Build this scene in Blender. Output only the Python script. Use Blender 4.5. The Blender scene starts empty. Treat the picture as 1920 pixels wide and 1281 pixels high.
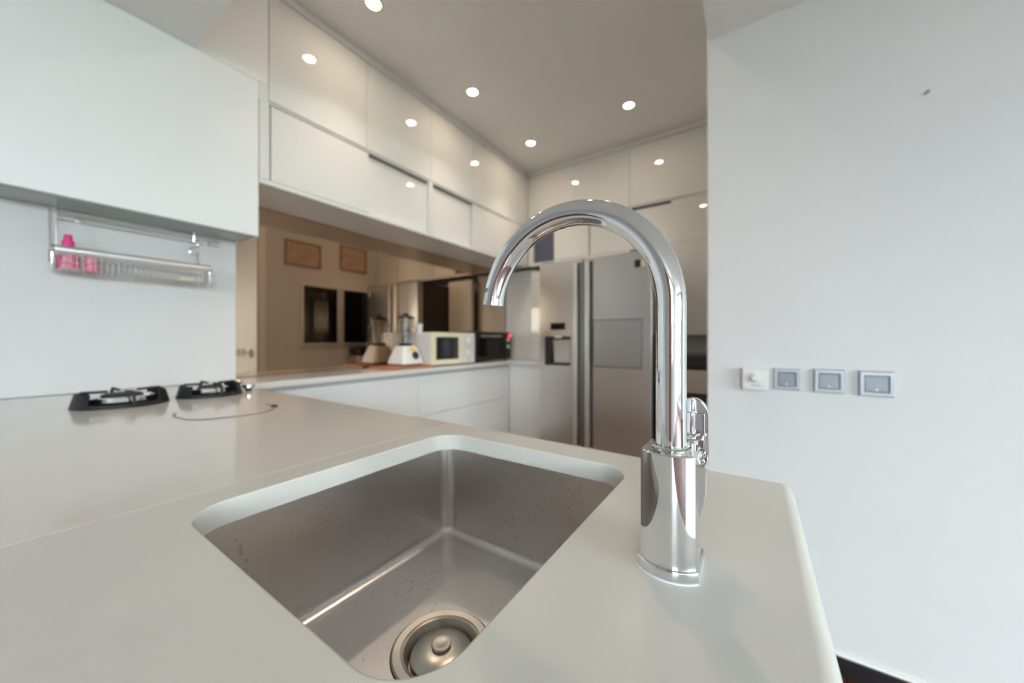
import bpy, bmesh, math, random
from mathutils import Vector, Matrix

random.seed(7)
scene = bpy.context.scene
COL = scene.collection
PI = math.pi

# ------------------------------------------------------------------ camera
cam_data = bpy.data.cameras.new('camera')
cam = bpy.data.objects.new('camera', cam_data)
COL.objects.link(cam)
cam.location = (0.0, 0.0, 1.125)
cam.rotation_euler = (PI / 2, 0, math.radians(34.0))
cam_data.sensor_width = 36.0
cam_data.lens = 36.0 * 671.0 / 1920.0
cam_data.shift_y = -3.5 / 1920.0
cam_data.clip_start = 0.01
cam_data.dof.use_dof = True
cam_data.dof.focus_distance = 0.32
cam_data.dof.aperture_fstop = 3.6
scene.camera = cam

# ------------------------------------------------------------------ world, daylight, exposure
world = bpy.data.worlds.new('sky')
scene.world = world
world.use_nodes = True
wn = world.node_tree
bg = wn.nodes['Background']
bg.inputs['Color'].default_value = (0.83, 0.93, 1.0, 1)
bg.inputs['Strength'].default_value = 24.0
vs = scene.view_settings
vs.view_transform = 'Standard'
vs.look = 'None'
vs.exposure = 1.0
vs.gamma = 1.0
vs.use_curve_mapping = False
cy = scene.cycles
cy.use_denoising = True
cy.max_bounces = 12
cy.diffuse_bounces = 6
cy.glossy_bounces = 7
cy.sample_clamp_indirect = 6.0
cy.blur_glossy = 0.6


def portal(name, loc, rot, sx, sy):
    l = bpy.data.lights.new(name, 'AREA')
    l.shape = 'RECTANGLE'
    l.size = sx
    l.size_y = sy
    l.cycles.is_portal = True
    o = bpy.data.objects.new(name, l)
    COL.objects.link(o)
    o.location = loc
    o.rotation_euler = rot
    return o


# garden doors on the right side of the room, window behind the photographer
EAST_X, SOUTH_Y = 5.2, -3.2
portal('daylight_portal', (EAST_X + 0.14, -1.4, 1.13), (0, PI / 2, 0), 2.06, 3.2)
portal('daylight_portal', (1.35, SOUTH_Y - 0.14, 1.5), (PI / 2, 0, 0), 1.1, 1.3)

# ------------------------------------------------------------------ materials
M = {}


def nt(name):
    m = bpy.data.materials.new(name)
    m.use_nodes = True
    M[name] = m
    n = m.node_tree.nodes
    return m, n, m.node_tree.links, n['Principled BSDF']


def mat(name, col, rough=0.5, metal=0.0, coat=0.0, var=0.0, scale=12.0, bump=0.0, bscale=60.0,
        rvar=0.0, trans=0.0, ior=1.5, spec=0.5, stretch=(1, 1, 1), emit=None, estr=0.0, detail=4.0):
    m, n, l, p = nt(name)
    c = (col[0], col[1], col[2], 1)
    p.inputs['Base Color'].default_value = c
    p.inputs['Roughness'].default_value = rough
    p.inputs['Metallic'].default_value = metal
    p.inputs['Coat Weight'].default_value = coat
    p.inputs['Coat Roughness'].default_value = 0.02
    p.inputs['IOR'].default_value = ior
    p.inputs['Specular IOR Level'].default_value = spec
    p.inputs['Transmission Weight'].default_value = trans
    if emit:
        p.inputs['Emission Color'].default_value = (*emit, 1)
        p.inputs['Emission Strength'].default_value = estr
    tc = n.new('ShaderNodeTexCoord')
    mp = n.new('ShaderNodeMapping')
    mp.inputs['Scale'].default_value = stretch
    l.new(tc.outputs['Object'], mp.inputs['Vector'])
    nz = n.new('ShaderNodeTexNoise')
    nz.inputs['Scale'].default_value = scale
    nz.inputs['Detail'].default_value = detail
    l.new(mp.outputs['Vector'], nz.inputs['Vector'])
    if var > 0:
        rp = n.new('ShaderNodeMapRange')
        rp.inputs['From Min'].default_value = 0.25
        rp.inputs['From Max'].default_value = 0.75
        rp.inputs['To Min'].default_value = 1 - var
        rp.inputs['To Max'].default_value = 1 + var
        l.new(nz.outputs['Fac'], rp.inputs['Value'])
        mx = n.new('ShaderNodeMix')
        mx.data_type = 'RGBA'
        mx.blend_type = 'MULTIPLY'
        mx.inputs['Factor'].default_value = 1
        mx.inputs['A'].default_value = c
        cb = n.new('ShaderNodeCombineColor')
        for k in ('Red', 'Green', 'Blue'):
            l.new(rp.outputs['Result'], cb.inputs[k])
        l.new(cb.outputs['Color'], mx.inputs['B'])
        l.new(mx.outputs['Result'], p.inputs['Base Color'])
    if rvar > 0:
        rr = n.new('ShaderNodeMapRange')
        rr.inputs['To Min'].default_value = max(0, rough - rvar)
        rr.inputs['To Max'].default_value = rough + rvar
        l.new(nz.outputs['Fac'], rr.inputs['Value'])
        l.new(rr.outputs['Result'], p.inputs['Roughness'])
    if bump > 0:
        nb = n.new('ShaderNodeTexNoise')
        nb.inputs['Scale'].default_value = bscale
        nb.inputs['Detail'].default_value = 5
        l.new(mp.outputs['Vector'], nb.inputs['Vector'])
        bp = n.new('ShaderNodeBump')
        bp.inputs['Strength'].default_value = bump
        bp.inputs['Distance'].default_value = 0.002
        l.new(nb.outputs['Fac'], bp.inputs['Height'])
        l.new(bp.outputs['Normal'], p.inputs['Normal'])
    return m


def steel_stained(name, col, rough):
    """worn satin steel with small dark water spots"""
    m, n, l, p = nt(name)
    tc = n.new('ShaderNodeTexCoord')
    vo = n.new('ShaderNodeTexNoise'); vo.inputs['Scale'].default_value = 150; vo.inputs['Detail'].default_value = 2
    cl = n.new('ShaderNodeTexNoise'); cl.inputs['Scale'].default_value = 7; cl.inputs['Detail'].default_value = 6
    br = n.new('ShaderNodeTexNoise'); br.inputs['Scale'].default_value = 260
    mp = n.new('ShaderNodeMapping'); mp.inputs['Scale'].default_value = (1, 1, 0.06)
    l.new(tc.outputs['Object'], mp.inputs['Vector'])
    l.new(tc.outputs['Object'], vo.inputs['Vector']); l.new(tc.outputs['Object'], cl.inputs['Vector'])
    l.new(mp.outputs['Vector'], br.inputs['Vector'])
    r1 = n.new('ShaderNodeMapRange')
    r1.inputs['From Min'].default_value = 0.63; r1.inputs['From Max'].default_value = 0.76
    l.new(vo.outputs['Fac'], r1.inputs['Value'])
    r2 = n.new('ShaderNodeMapRange')
    r2.inputs['From Min'].default_value = 0.42; r2.inputs['From Max'].default_value = 0.62
    l.new(cl.outputs['Fac'], r2.inputs['Value'])
    sp = n.new('ShaderNodeMath'); sp.operation = 'MULTIPLY'
    l.new(r1.outputs['Result'], sp.inputs[0]); l.new(r2.outputs['Result'], sp.inputs[1])
    mx = n.new('ShaderNodeMix'); mx.data_type = 'RGBA'
    mx.inputs['A'].default_value = (*col, 1)
    mx.inputs['B'].default_value = (col[0] * 0.5, col[1] * 0.5, col[2] * 0.53, 1)
    l.new(sp.outputs[0], mx.inputs['Factor'])
    l.new(mx.outputs['Result'], p.inputs['Base Color'])
    p.inputs['Metallic'].default_value = 1
    rr = n.new('ShaderNodeMapRange')
    rr.inputs['To Min'].default_value = rough - 0.05; rr.inputs['To Max'].default_value = rough + 0.12
    l.new(cl.outputs['Fac'], rr.inputs['Value'])
    l.new(rr.outputs['Result'], p.inputs['Roughness'])
    bp = n.new('ShaderNodeBump'); bp.inputs['Strength'].default_value = 0.06; bp.inputs['Distance'].default_value = 0.0006
    l.new(br.outputs['Fac'], bp.inputs['Height'])
    l.new(bp.outputs['Normal'], p.inputs['Normal'])
    return m


def clear_pane(name, tint, gloss=0.08):
    m, n, l, p = nt(name)
    out = n['Material Output']
    t = n.new('ShaderNodeBsdfTransparent'); t.inputs['Color'].default_value = (*tint, 1)
    g = n.new('ShaderNodeBsdfGlossy'); g.inputs['Roughness'].default_value = 0.02
    x = n.new('ShaderNodeMixShader'); x.inputs['Fac'].default_value = gloss
    l.new(t.outputs[0], x.inputs[1]); l.new(g.outputs[0], x.inputs[2])
    l.new(x.outputs[0], out.inputs['Surface'])
    return m


mat('wall_paint', (0.63, 0.62, 0.62), 0.55, var=0.015, scale=3, bump=0.05, bscale=90)
mat('ceiling_paint', (0.87, 0.885, 0.87), 0.7, var=0.01, scale=3)
mat('hood_white', (0.87, 0.89, 0.895), 0.28, var=0.008, scale=2)
mat('gloss_white', (0.79, 0.80, 0.79), 0.6, coat=1.0, spec=0.0, var=0.008, scale=2)
mat('satin_white', (0.80, 0.80, 0.80), 0.3, var=0.01, scale=3)
mat('splash_glass', (0.70, 0.69, 0.69), 0.6, coat=0.25, spec=0.0, var=0.01, scale=2.5)
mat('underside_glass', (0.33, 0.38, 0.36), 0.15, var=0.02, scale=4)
mat('carcass_grey', (0.42, 0.42, 0.41), 0.6, var=0.02)
mat('bluegrey_panel', (0.10, 0.11, 0.16), 0.3, var=0.05, scale=5)
mat('shadow_gap', (0.06, 0.06, 0.06), 0.7, var=0.05)
mat('quartz_sink', (0.645, 0.63, 0.59), 0.27, var=0.012, scale=10, detail=1.0)
mat('quartz_hob', (0.70, 0.675, 0.635), 0.10, var=0.012, scale=10, detail=1.0)
mat('quartz_ledge', (0.72, 0.70, 0.67), 0.14, var=0.012, scale=10, detail=1.0)
steel_stained('sink_steel', (0.68, 0.65, 0.635), 0.27)
mat('drain_steel', (0.52, 0.49, 0.45), 0.3, metal=1, var=0.04, scale=30)
mat('chrome', (0.80, 0.81, 0.825), 0.035, metal=1, var=0.01, scale=40)
mat('rail_satin', (0.90, 0.91, 0.93), 0.28, metal=0.9, var=0.02)
mat('wire_grey', (0.50, 0.50, 0.49), 0.4, metal=0.7, var=0.03)
mat('chrome_satin', (0.78, 0.79, 0.80), 0.14, metal=1, var=0.02, scale=40)
mat('fridge_steel', (0.60, 0.565, 0.54), 0.26, metal=1, var=0.03, scale=30, stretch=(8, 8, 0.15))
mat('hatch_steel', (0.47, 0.44, 0.42), 0.3, metal=1, var=0.02, scale=30, stretch=(8, 8, 0.15))
mat('fridge_trim', (0.80, 0.80, 0.80), 0.3, metal=1, var=0.02)
mat('fridge_side', (0.022, 0.02, 0.018), 0.45, var=0.05)
mat('dark_plastic', (0.015, 0.015, 0.016), 0.3, var=0.06)
mat('black_glass', (0.008, 0.008, 0.009), 0.06, var=0.05)
mat('black_enamel', (0.018, 0.018, 0.021), 0.5, spec=0.25, var=0.1, scale=50)
mat('cast_iron', (0.02, 0.02, 0.02), 0.55, var=0.2, scale=80, bump=0.2)
mat('bronze_mirror', (0.61, 0.465, 0.345), 0.012, metal=1, var=0.005, scale=2)
mat('silver_plastic', (0.40, 0.42, 0.47), 0.35, metal=0.35, var=0.02)
mat('rocker_grey', (0.19, 0.20, 0.225), 0.4, metal=0.2, var=0.02)
mat('dimmer_plastic', (0.68, 0.675, 0.66), 0.4, var=0.01)
mat('white_plastic', (0.80, 0.79, 0.77), 0.35, var=0.015)
mat('print_grey', (0.42, 0.42, 0.43), 0.6, var=0.05)
mat('cream_plastic', (0.80, 0.72, 0.54), 0.35, var=0.02)
mat('oven_white', (0.72, 0.70, 0.69), 0.4, var=0.02)
mat('mesh_window', (0.012, 0.013, 0.014), 0.12, var=0.3, scale=200)
mat('red_glow', (0.7, 0.03, 0.06), 0.3, emit=(1, 0.03, 0.06), estr=1.5)
mat('yellow_sticker', (0.86, 0.58, 0.10), 0.5, var=0.04)
mat('dial_navy', (0.03, 0.04, 0.06), 0.3, var=0.05)
mat('wood_board', (0.42, 0.16, 0.07), 0.45, var=0.3, scale=18, stretch=(1, 6, 1))
mat('pink_plastic', (0.80, 0.06, 0.28), 0.35, var=0.03)
mat('pink_label', (0.80, 0.20, 0.34), 0.4, var=0.25, scale=60)
mat('milky_plastic', (0.74, 0.76, 0.80), 0.3, var=0.03)
mat('cream_utensil', (0.66, 0.60, 0.46), 0.5, var=0.08)
mat('cord_grey', (0.16, 0.15, 0.13), 0.5, var=0.05)
mat('dark_tip', (0.03, 0.03, 0.03), 0.5, var=0.05)
mat('baseboard_dark', (0.010, 0.007, 0.008), 0.3, var=0.2, scale=20)
mat('plank_wood', (0.085, 0.022, 0.014), 0.25, var=0.45, scale=7, stretch=(14, 1.2, 1), bump=0.05)
mat('bounce_floor', (0.26, 0.19, 0.15), 0.4, var=0.06, scale=5)
mat('floor_base', (0.03, 0.012, 0.009), 0.5, var=0.2)
mat('frame_aluminium', (0.70, 0.71, 0.72), 0.35, metal=0.4, var=0.02)
mat('picture_print', (0.50, 0.37, 0.29), 0.6, var=0.22, scale=14)
mat('picture_frame', (0.32, 0.21, 0.15), 0.5, var=0.1)
mat('toaster_beige', (0.50, 0.44, 0.38), 0.28, metal=0.5, var=0.03)
mat('nail_dark', (0.25, 0.25, 0.26), 0.5, metal=0.5, var=0.1)
mat('lamp_glow', (1, 0.9, 0.75), 0.4, emit=(1.0, 0.80, 0.58), estr=90.0)
mat('lamp_rim', (0.70, 0.58, 0.42), 0.3, metal=0.6, var=0.03)
mat('door_wood', (0.36, 0.13, 0.05), 0.35, var=0.25, scale=9, stretch=(8, 1, 0.8))
mat('ground_grass', (0.30, 0.31, 0.27), 0.9, var=0.4, scale=2)
mat('hedge_leaf', (0.10, 0.135, 0.085), 0.8, var=0.6, scale=6)
clear_pane('window_glass', (0.96, 0.975, 0.97), 0.06)
clear_pane('jar_glass', (0.93, 0.935, 0.94), 0.13)

# ------------------------------------------------------------------ mesh helpers


CURVED = set()


def newbm():
    b = bmesh.new()
    CURVED.discard(id(b))
    return b


def bx(bm, x0, x1, y0, y1, z0, z1, bev=0.0, seg=2):
    t = bmesh.new()
    bmesh.ops.create_cube(t, size=1)
    for v in t.verts:
        v.co = Vector(((x0 + x1) / 2 + v.co.x * (x1 - x0), (y0 + y1) / 2 + v.co.y * (y1 - y0), (z0 + z1) / 2 + v.co.z * (z1 - z0)))
    if bev > 0:
        bmesh.ops.bevel(t, geom=t.edges[:], offset=bev, segments=seg, profile=0.5, affect='EDGES')
    merge(bm, t)
    return bm


def merge(bm, t):
    me = bpy.data.meshes.new('tmp')
    t.to_mesh(me)
    t.free()
    bm.from_mesh(me)
    bpy.data.meshes.remove(me)


def box(*a, **k):
    return bx(newbm(), *a, **k)


def prism(bm, pts, lo, hi, axis='z', bev=0.0, seg=2):
    """extrude the 2-D outline pts between lo and hi along an axis"""
    t = bmesh.new()

    def P(p, h):
        if axis == 'z':
            return (p[0], p[1], h)
        if axis == 'y':
            return (p[0], h, p[1])
        return (h, p[0], p[1])
    a = [t.verts.new(P(p, lo)) for p in pts]
    b = [t.verts.new(P(p, hi)) for p in pts]
    n = len(pts)
    t.faces.new(a)
    t.faces.new(b)
    for i in range(n):
        t.faces.new((a[i], a[(i + 1) % n], b[(i + 1) % n], b[i]))
    bmesh.ops.recalc_face_normals(t, faces=t.faces)
    if bev > 0:
        es = [e for e in t.edges if e.calc_face_angle(0) > 0.6]
        bmesh.ops.bevel(t, geom=es, offset=bev, segments=seg, profile=0.5, affect='EDGES', clamp_overlap=True)
    merge(bm, t)
    return bm


def lathe(bm, prof, c, n=40, axis='z'):
    """revolve (radius, height) pairs about an axis through c"""
    t = bmesh.new()
    rings = []
    for r, h in prof:
        ring = []
        if r < 1e-6:
            ring = [t.verts.new((0, 0, h))]
        else:
            for i in range(n):
                a = 2 * PI * i / n
                ring.append(t.verts.new((r * math.cos(a), r * math.sin(a), h)))
        rings.append(ring)
    for a, b in zip(rings, rings[1:]):
        if len(a) == 1 and len(b) == 1:
            continue
        for i in range(n):
            j = (i + 1) % n
            if len(a) == 1:
                t.faces.new((a[0], b[j], b[i]))
            elif len(b) == 1:
                t.faces.new((a[i], a[j], b[0]))
            else:
                t.faces.new((a[i], a[j], b[j], b[i]))
    bmesh.ops.recalc_face_normals(t, faces=t.faces)
    R = {'z': Matrix.Identity(4), 'x': Matrix.Rotation(PI / 2, 4, 'Y'), 'y': Matrix.Rotation(-PI / 2, 4, 'X')}[axis]
    bmesh.ops.transform(t, matrix=Matrix.Translation(c) @ R, verts=t.verts)
    merge(bm, t)
    CURVED.add(id(bm))
    return bm


def tube(bm, pts, r, n=16, cap=True, closed=False):
    """sweep a circle along a polyline with parallel transport"""
    t = bmesh.new()
    pts = [Vector(p) for p in pts]
    m = len(pts)
    tang = []
    for i in range(m):
        a = pts[(i - 1) % m] if closed or i > 0 else pts[i]
        b = pts[(i + 1) % m] if closed or i < m - 1 else pts[i]
        tang.append((b - a).normalized())
    up = Vector((0, 0, 1)) if abs(tang[0].z) < 0.9 else Vector((0, 1, 0))
    nrm = tang[0].cross(up).normalized()
    rings = []
    for i in range(m):
        if i > 0:
            q = tang[i - 1].rotation_difference(tang[i])
            nrm = (q @ nrm).normalized()
        bi = tang[i].cross(nrm).normalized()
        rr = r[i] if isinstance(r, (list, tuple)) else r
        rings.append([t.verts.new(pts[i] + rr * (math.cos(2 * PI * k / n) * nrm + math.sin(2 * PI * k / n) * bi)) for k in range(n)])
    for i in range(m if closed else m - 1):
        a, b = rings[i], rings[(i + 1) % m]
        for k in range(n):
            t.faces.new((a[k], a[(k + 1) % n], b[(k + 1) % n], b[k]))
    if cap and not closed:
        t.faces.new(rings[0][::-1])
        t.faces.new(rings[-1])
    bmesh.ops.recalc_face_normals(t, faces=t.faces)
    merge(bm, t)
    CURVED.add(id(bm))
    return bm


def rrect(x0, x1, y0, y1, r, k=8):
    pts = []
    for cx, cy_, a0 in ((x1 - r, y1 - r, 0), (x0 + r, y1 - r, 90), (x0 + r, y0 + r, 180), (x1 - r, y0 + r, 270)):
        for i in range(k + 1):
            a = math.radians(a0 + 90 * i / k)
            pts.append((cx + r * math.cos(a), cy_ + r * math.sin(a)))
    return pts


def smooth(o, ang=35):
    me = o.data
    me.polygons.foreach_set('use_smooth', [True] * len(me.polygons))
    b = bmesh.new()
    b.from_mesh(me)
    for e in b.edges:
        e.smooth = not (len(e.link_faces) == 2 and e.calc_face_angle(0) > math.radians(ang))
    b.to_mesh(me)
    b.free()


def root_loc(p):
    v = Vector((0, 0, 0))
    while p is not None:
        v += p.location
        p = p.parent
    return v


def obj(name, bm, m, parent=None, loc=None, sm=True):
    """link a bmesh given in world coordinates as one mesh object"""
    off = root_loc(parent) if parent is not None else Vector(loc or (0, 0, 0))
    bmesh.ops.translate(bm, vec=-off, verts=bm.verts)
    curved = id(bm) in CURVED
    me = bpy.data.meshes.new(name)
    bm.to_mesh(me)
    bm.free()
    me.materials.append(M[m])
    o = bpy.data.objects.new(name, me)
    COL.objects.link(o)
    if parent is not None:
        o.parent = parent
    elif loc is not None:
        o.location = loc
    if sm:
        smooth(o)
        if not curved:
            w = o.modifiers.new('even_normals', 'WEIGHTED_NORMAL')
            w.keep_sharp = True
            w.weight = 100
    return o


def tag(o, label, cat, group=None):
    o['label'] = label
    o['category'] = cat
    if group:
        o['group'] = group
    return o


def thing(name, label, cat, loc, group=None):
    o = bpy.data.objects.new(name, None)
    o.empty_display_size = 0.05
    COL.objects.link(o)
    o.location = loc
    bpy.context.view_layer.update()
    return tag(o, label, cat, group)


def struct(name, bm, m, label=None):
    o = obj(name, bm, m)
    o['kind'] = 'structure'
    if label:
        o['label'] = label
    return o


# ------------------------------------------------------------------ setting
CT = 0.925          # worktop height
HIGH, LOW = 2.805, 2.315
FX = -1.885         # front plane of the wall units on the left
BY = 3.085          # front plane of the wall units at the back
WY = 1.619          # face of the white wall with the switches
WX = -0.149         # its free end
LX = -2.30          # left outer wall

flo = struct('floor', box(LX - .1, EAST_X + .2, SOUTH_Y - .1, 3.75, -0.12, -0.014), 'floor_base', 'dark red-brown wooden floor')
# planks, one object each, sharing four meshes
pw, pl, gap = 0.142, 1.47, 0.0025
protos = []
for k in range(4):
    b = newbm()
    bx(b, -pw / 2 + gap / 2, pw / 2 - gap / 2, -pl / 2 + gap / 2, pl / 2 - gap / 2, -0.014, 0.0, bev=0.0012, seg=1)
    me = bpy.data.meshes.new('plank')
    b.to_mesh(me)
    b.free()
    me.materials.append(M['plank_wood'])
    protos.append(me)
x = LX + pw / 2
row = 0
while x < EAST_X:
    y = SOUTH_Y - pl * ((row * 0.37) % 1.0) + pl / 2
    while y - pl / 2 < 3.6:
        if y + pl / 2 > SOUTH_Y - .3 and not (x < 0.0 and y > 1.4) and not (x > 0.1 and y - pl / 2 > WY + .1):
            o = bpy.data.objects.new('plank', random.choice(protos))
            COL.objects.link(o)
            o.parent = flo
            o.location = (x, y, 0)
        y += pl
    x += pw
    row += 1
kf = box(LX, WX, 0.72, 3.6, -0.014, 0.001)  # unseen floor, its warm tone set to bounce light into the kitchen
struct('floor', kf, 'bounce_floor', 'unseen kitchen floor, warm brown added to bounce light')

struct('wall_left', box(LX - .12, LX, SOUTH_Y, 3.75, 0, 2.95), 'wall_paint')
struct('wall_back', box(LX, 0.4, 3.6, 3.72, 0, 2.95), 'wall_paint')
struct('wall_right', box(WX, EAST_X, WY, WY + .10, 0, 2.95), 'wall_paint', 'plain white wall with four switches')
struct('wall_kitchen', box(WX, WX + .10, WY + .10, 3.6, 0, 2.95), 'wall_paint')
# low ceiling of the living side: an L around the kitchen
b = newbm()
bx(b, LX, EAST_X, SOUTH_Y, 0.490, LOW, LOW + .6)
bx(b, WX, EAST_X, 0.490, WY, LOW, LOW + .6)
struct('ceiling', b, 'ceiling_paint', 'lower white ceiling over the living side')
struct('ceiling', box(LX, WX, 0.490, 3.6, HIGH, HIGH + .1), 'ceiling_paint', 'recessed higher ceiling over the kitchen')

struct('trim_3', box(WX - .007, WX, 1.642, 1.700, 0.0, 2.80, bev=0.003), 'satin_white', 'slim white corner trim at the end of the switch wall')
# baseboard along the switch wall with a pale top strip
bb = struct('baseboard_right', box(WX, EAST_X, WY - .014, WY, 0.0, 0.062, bev=0.002), 'baseboard_dark', 'dark baseboard under the switch wall')
obj('cap', box(WX, EAST_X, WY - .010, WY, 0.062, 0.072, bev=0.002), 'white_plastic', bb)

# garden side: wall with a row of tall glazed doors; wall behind with a wide window


def opening_wall(name, axis, pos, a0, a1, holes, z0, z1):
    b = newbm()

    def s(u0, u1, h0, h1):
        if axis == 'x':
            bx(b, pos, pos + .12, u0, u1, h0, h1)
        else:
            bx(b, u0, u1, pos - .12, pos, h0, h1)
    u = a0
    for o0, o1 in holes:
        s(u, o0, 0, LOW + .6)
        s(o0, o1, z1, LOW + .6)
        s(o0, o1, 0, z0)
        u = o1
    s(u, a1, 0, LOW + .6)
    return struct(name, b, 'wall_paint')


opening_wall('wall_east', 'x', EAST_X, SOUTH_Y - .12, WY + .1, [(-3.0, 0.2)], 0.10, 2.16)
opening_wall('wall_south', 'y', SOUTH_Y, LX, EAST_X, [(0.8, 1.9)], 0.85, 2.15)


def window(name, axis, pos, o0, o1, z0, z1, n):
    b = newbm()
    fw = 0.055

    def s(bm, u0, u1, h0, h1, d0=0.03, d1=0.09):
        if axis == 'x':
            bx(bm, pos + d0, pos + d1, u0, u1, h0, h1, bev=0.003)
        else:
            bx(bm, u0, u1, pos - d1, pos - d0, h0, h1, bev=0.003)
    s(b, o0, o1, z0, z0 + fw)
    s(b, o0, o1, z1 - fw, z1)
    w = (o1 - o0) / n
    for i in range(n + 1):
        c = min(max(o0 + i * w, o0 + fw / 2), o1 - fw / 2)
        s(b, c - fw / 2, c + fw / 2, z0 + fw, z1 - fw)
    f = struct(name, b, 'frame_aluminium')
    for i in range(n):
        p = newbm()
        s(p, o0 + i * w + fw / 2, o0 + (i + 1) * w - fw / 2, z0 + fw, z1 - fw, 0.058, 0.064)
        obj('pane', p, 'window_glass', f)
    return f


window('window_1', 'x', EAST_X, -3.0, 0.2, 0.10, 2.16, 4)
window('window_2', 'y', SOUTH_Y, 0.8, 1.9, 0.85, 2.15, 2)
dr_ = struct('reflection_door', box(-0.22, 0.68, SOUTH_Y, SOUTH_Y + .035, 0.001, 2.05, bev=0.003), 'door_wood', 'unseen orange-brown wooden door added for the faucet reflection')  # unseen door added to give the chrome faucet a brown reflection
for zz in ((0.15, 0.95), (1.08, 1.92)):
    for xx in ((-0.12, 0.20), (0.26, 0.58)):
        obj('door_panel', box(xx[0], xx[1], SOUTH_Y + .035, SOUTH_Y + .045, zz[0], zz[1], bev=0.004), 'door_wood', dr_)
obj('door_handle', tube(newbm(), [(0.62, SOUTH_Y + .035, 1.0), (0.62, SOUTH_Y + .085, 1.0), (0.50, SOUTH_Y + .085, 1.0)], 0.009, 12), 'chrome_satin', dr_)
struct('ground', box(-14, 16, -16, 14, -0.6, -0.3), 'ground_grass', 'pale paved ground outside the windows')


def hedge(x0, x1, y0, y1, h, label):
    b = newbm()
    t = bmesh.new()
    bmesh.ops.create_cube(t, size=1)
    for v in t.verts:
        v.co = Vector(((x0 + x1) / 2 + v.co.x * (x1 - x0), (y0 + y1) / 2 + v.co.y * (y1 - y0), -0.3 + (v.co.z + .5) * h))
    bmesh.ops.subdivide_edges(t, edges=t.edges[:], cuts=14, use_grid_fill=True)
    for v in t.verts:
        v.co += Vector((random.uniform(-.18, .18), random.uniform(-.18, .18), random.uniform(-.15, .15) if v.co.z > 0 else 0))
    merge(b, t)
    tag(obj('hedge', b, 'hedge_leaf', None, (0, 0, 0), sm=False), label, 'hedge')


hedge(8.2, 9.2, -6, 6, 1.9, 'green garden hedge outside the glazed doors')
hedge(-6, 7.0, -8.2, -7.2, 1.7, 'green garden hedge outside the rear window')

# ------------------------------------------------------------------ wall units on the left
# tall cooker-hood cabinet with plain fronts
t = thing('hood_cabinet', 'plain white hood cabinet above the gas burners', 'cabinet', (-2.0, 0.0, 1.60))
HB, HE = 1.600, 0.712
b = newbm()
bx(b, -2.298, FX - .020, -1.2, HE, HB + .004, LOW)
bx(b, -2.298, FX - .020, 0.493, HE, LOW, HIGH - .002)
obj('body', b, 'hood_white', t)
b = box(FX - .020, FX, -1.2, HE, HB, LOW - .001, bev=0.0015)
obj('front_panel', b, 'hood_white', t)
obj('top_panel', box(FX - .020, FX, 0.493, 0.752, LOW + .001, HIGH - .002, bev=0.0015), 'hood_white', t)
obj('side_panel', box(-2.075, FX - .021, HE, HE + .004, HB, 1.855), 'satin_white', t)
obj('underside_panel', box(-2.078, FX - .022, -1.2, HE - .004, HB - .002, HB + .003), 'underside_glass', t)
obj('edge_strip', box(FX - .010, FX - .002, -1.2, HE - .002, HB - .004, HB, bev=0.001), 'carcass_grey', t)

# white glossy splashback panel behind the burners
tag(obj('splashback', box(-2.298, -2.080, -1.2, 0.690, CT + .001, HB + .003, bev=0.002), 'splash_glass', None, (-2.1, 0, CT)),
    'glossy white splashback panel behind the gas burners', 'wall panel')


def wall_unit(name, label, y0, y1, pairs, tops, stile, extra=None):
    """unit on the left wall: lower row of sliding doors, upper row of fixed glossy doors"""
    t = thing(name, label, 'cabinet', (-2.06, (y0 + y1) / 2, 1.855), 'wall units over the mirror')
    b = newbm()
    bx(b, -2.298, FX - .045, y0, y1, 1.858, HIGH - .002)
    obj('body', b, 'satin_white', t)
    f = newbm()
    bx(f, FX - .045, FX - .004, y0, y1, 1.855, 1.874, bev=0.001)
    bx(f, FX - .045, FX - .004, y0, y1, 2.236, 2.246, bev=0.001)
    if y0 < 0.8:
        bx(f, FX - .045, FX - .001, HE + .001, 0.7535, 2.236, LOW, bev=0.001)
    for s0, s1 in stile:
        bx(f, FX - .045, FX - .001, s0, s1, 1.874, 2.236, bev=0.001)
    obj('frame', f, 'gloss_white', t)
    obj('underside', box(-2.236, FX - .006, y0 + .001, y1 - .001, 1.852, 1.8555), 'satin_white', t)
    for d0, d1, back in pairs:
        if back:
            obj('sliding_door', box(FX - .036, FX - .026, d0, d1, 1.876, 2.222, bev=0.001), 'gloss_white', t)
        else:
            obj('sliding_door', box(FX - .018, FX - .006, d0, d1, 1.877, 2.231, bev=0.001), 'gloss_white', t)
    sg = newbm()
    for d0, d1, back in pairs:
        if back:
            bx(sg, FX - .044, FX - .040, d0, d1, 2.20, 2.236)
    obj('gap_shade', sg, 'shadow_gap', t)  # near-black strip painting in the shade above a set-back door
    for d0, d1 in tops:
        obj('upper_door', box(FX - .022, FX, d0 + .0012, d1 - .0012, 2.248, 2.758, bev=0.001), 'gloss_white', t)
    return t


wall_unit('wall_cabinet', 'glossy white wall cabinet next to the hood, sliding doors below', 0.716, 1.775,
          [(0.766, 1.284, False), (1.276, 1.757, True)], [(0.754, 1.268), (1.268, 1.775)], [(0.716, 0.757), (1.757, 1.775)])
wall_unit('wall_cabinet', 'glossy white wall cabinet nearer the fridge, sliding doors below', 1.7755, 3.083,
          [(1.793, 2.240, True), (2.232, 2.777, False)], [(1.775, 2.235), (2.235, 2.78), (2.78, 3.083)], [(1.7755, 1.793), (2.777, 3.083)])
tr = struct('trim_1', box(FX - .02, FX + .004, 0.752, BY, 2.762, HIGH - .001, bev=0.002), 'satin_white', 'narrow white trim under the kitchen ceiling')

# bronze mirror behind the ledge
tag(obj('mirror_panel', box(-2.262, -2.240, 0.7165, 3.20, CT + .002, 1.851, bev=0.001), 'bronze_mirror', None, (-2.25, 1.9, CT)),
    'large bronze-tinted mirror panel behind the kitchen ledge', 'mirror')

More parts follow.
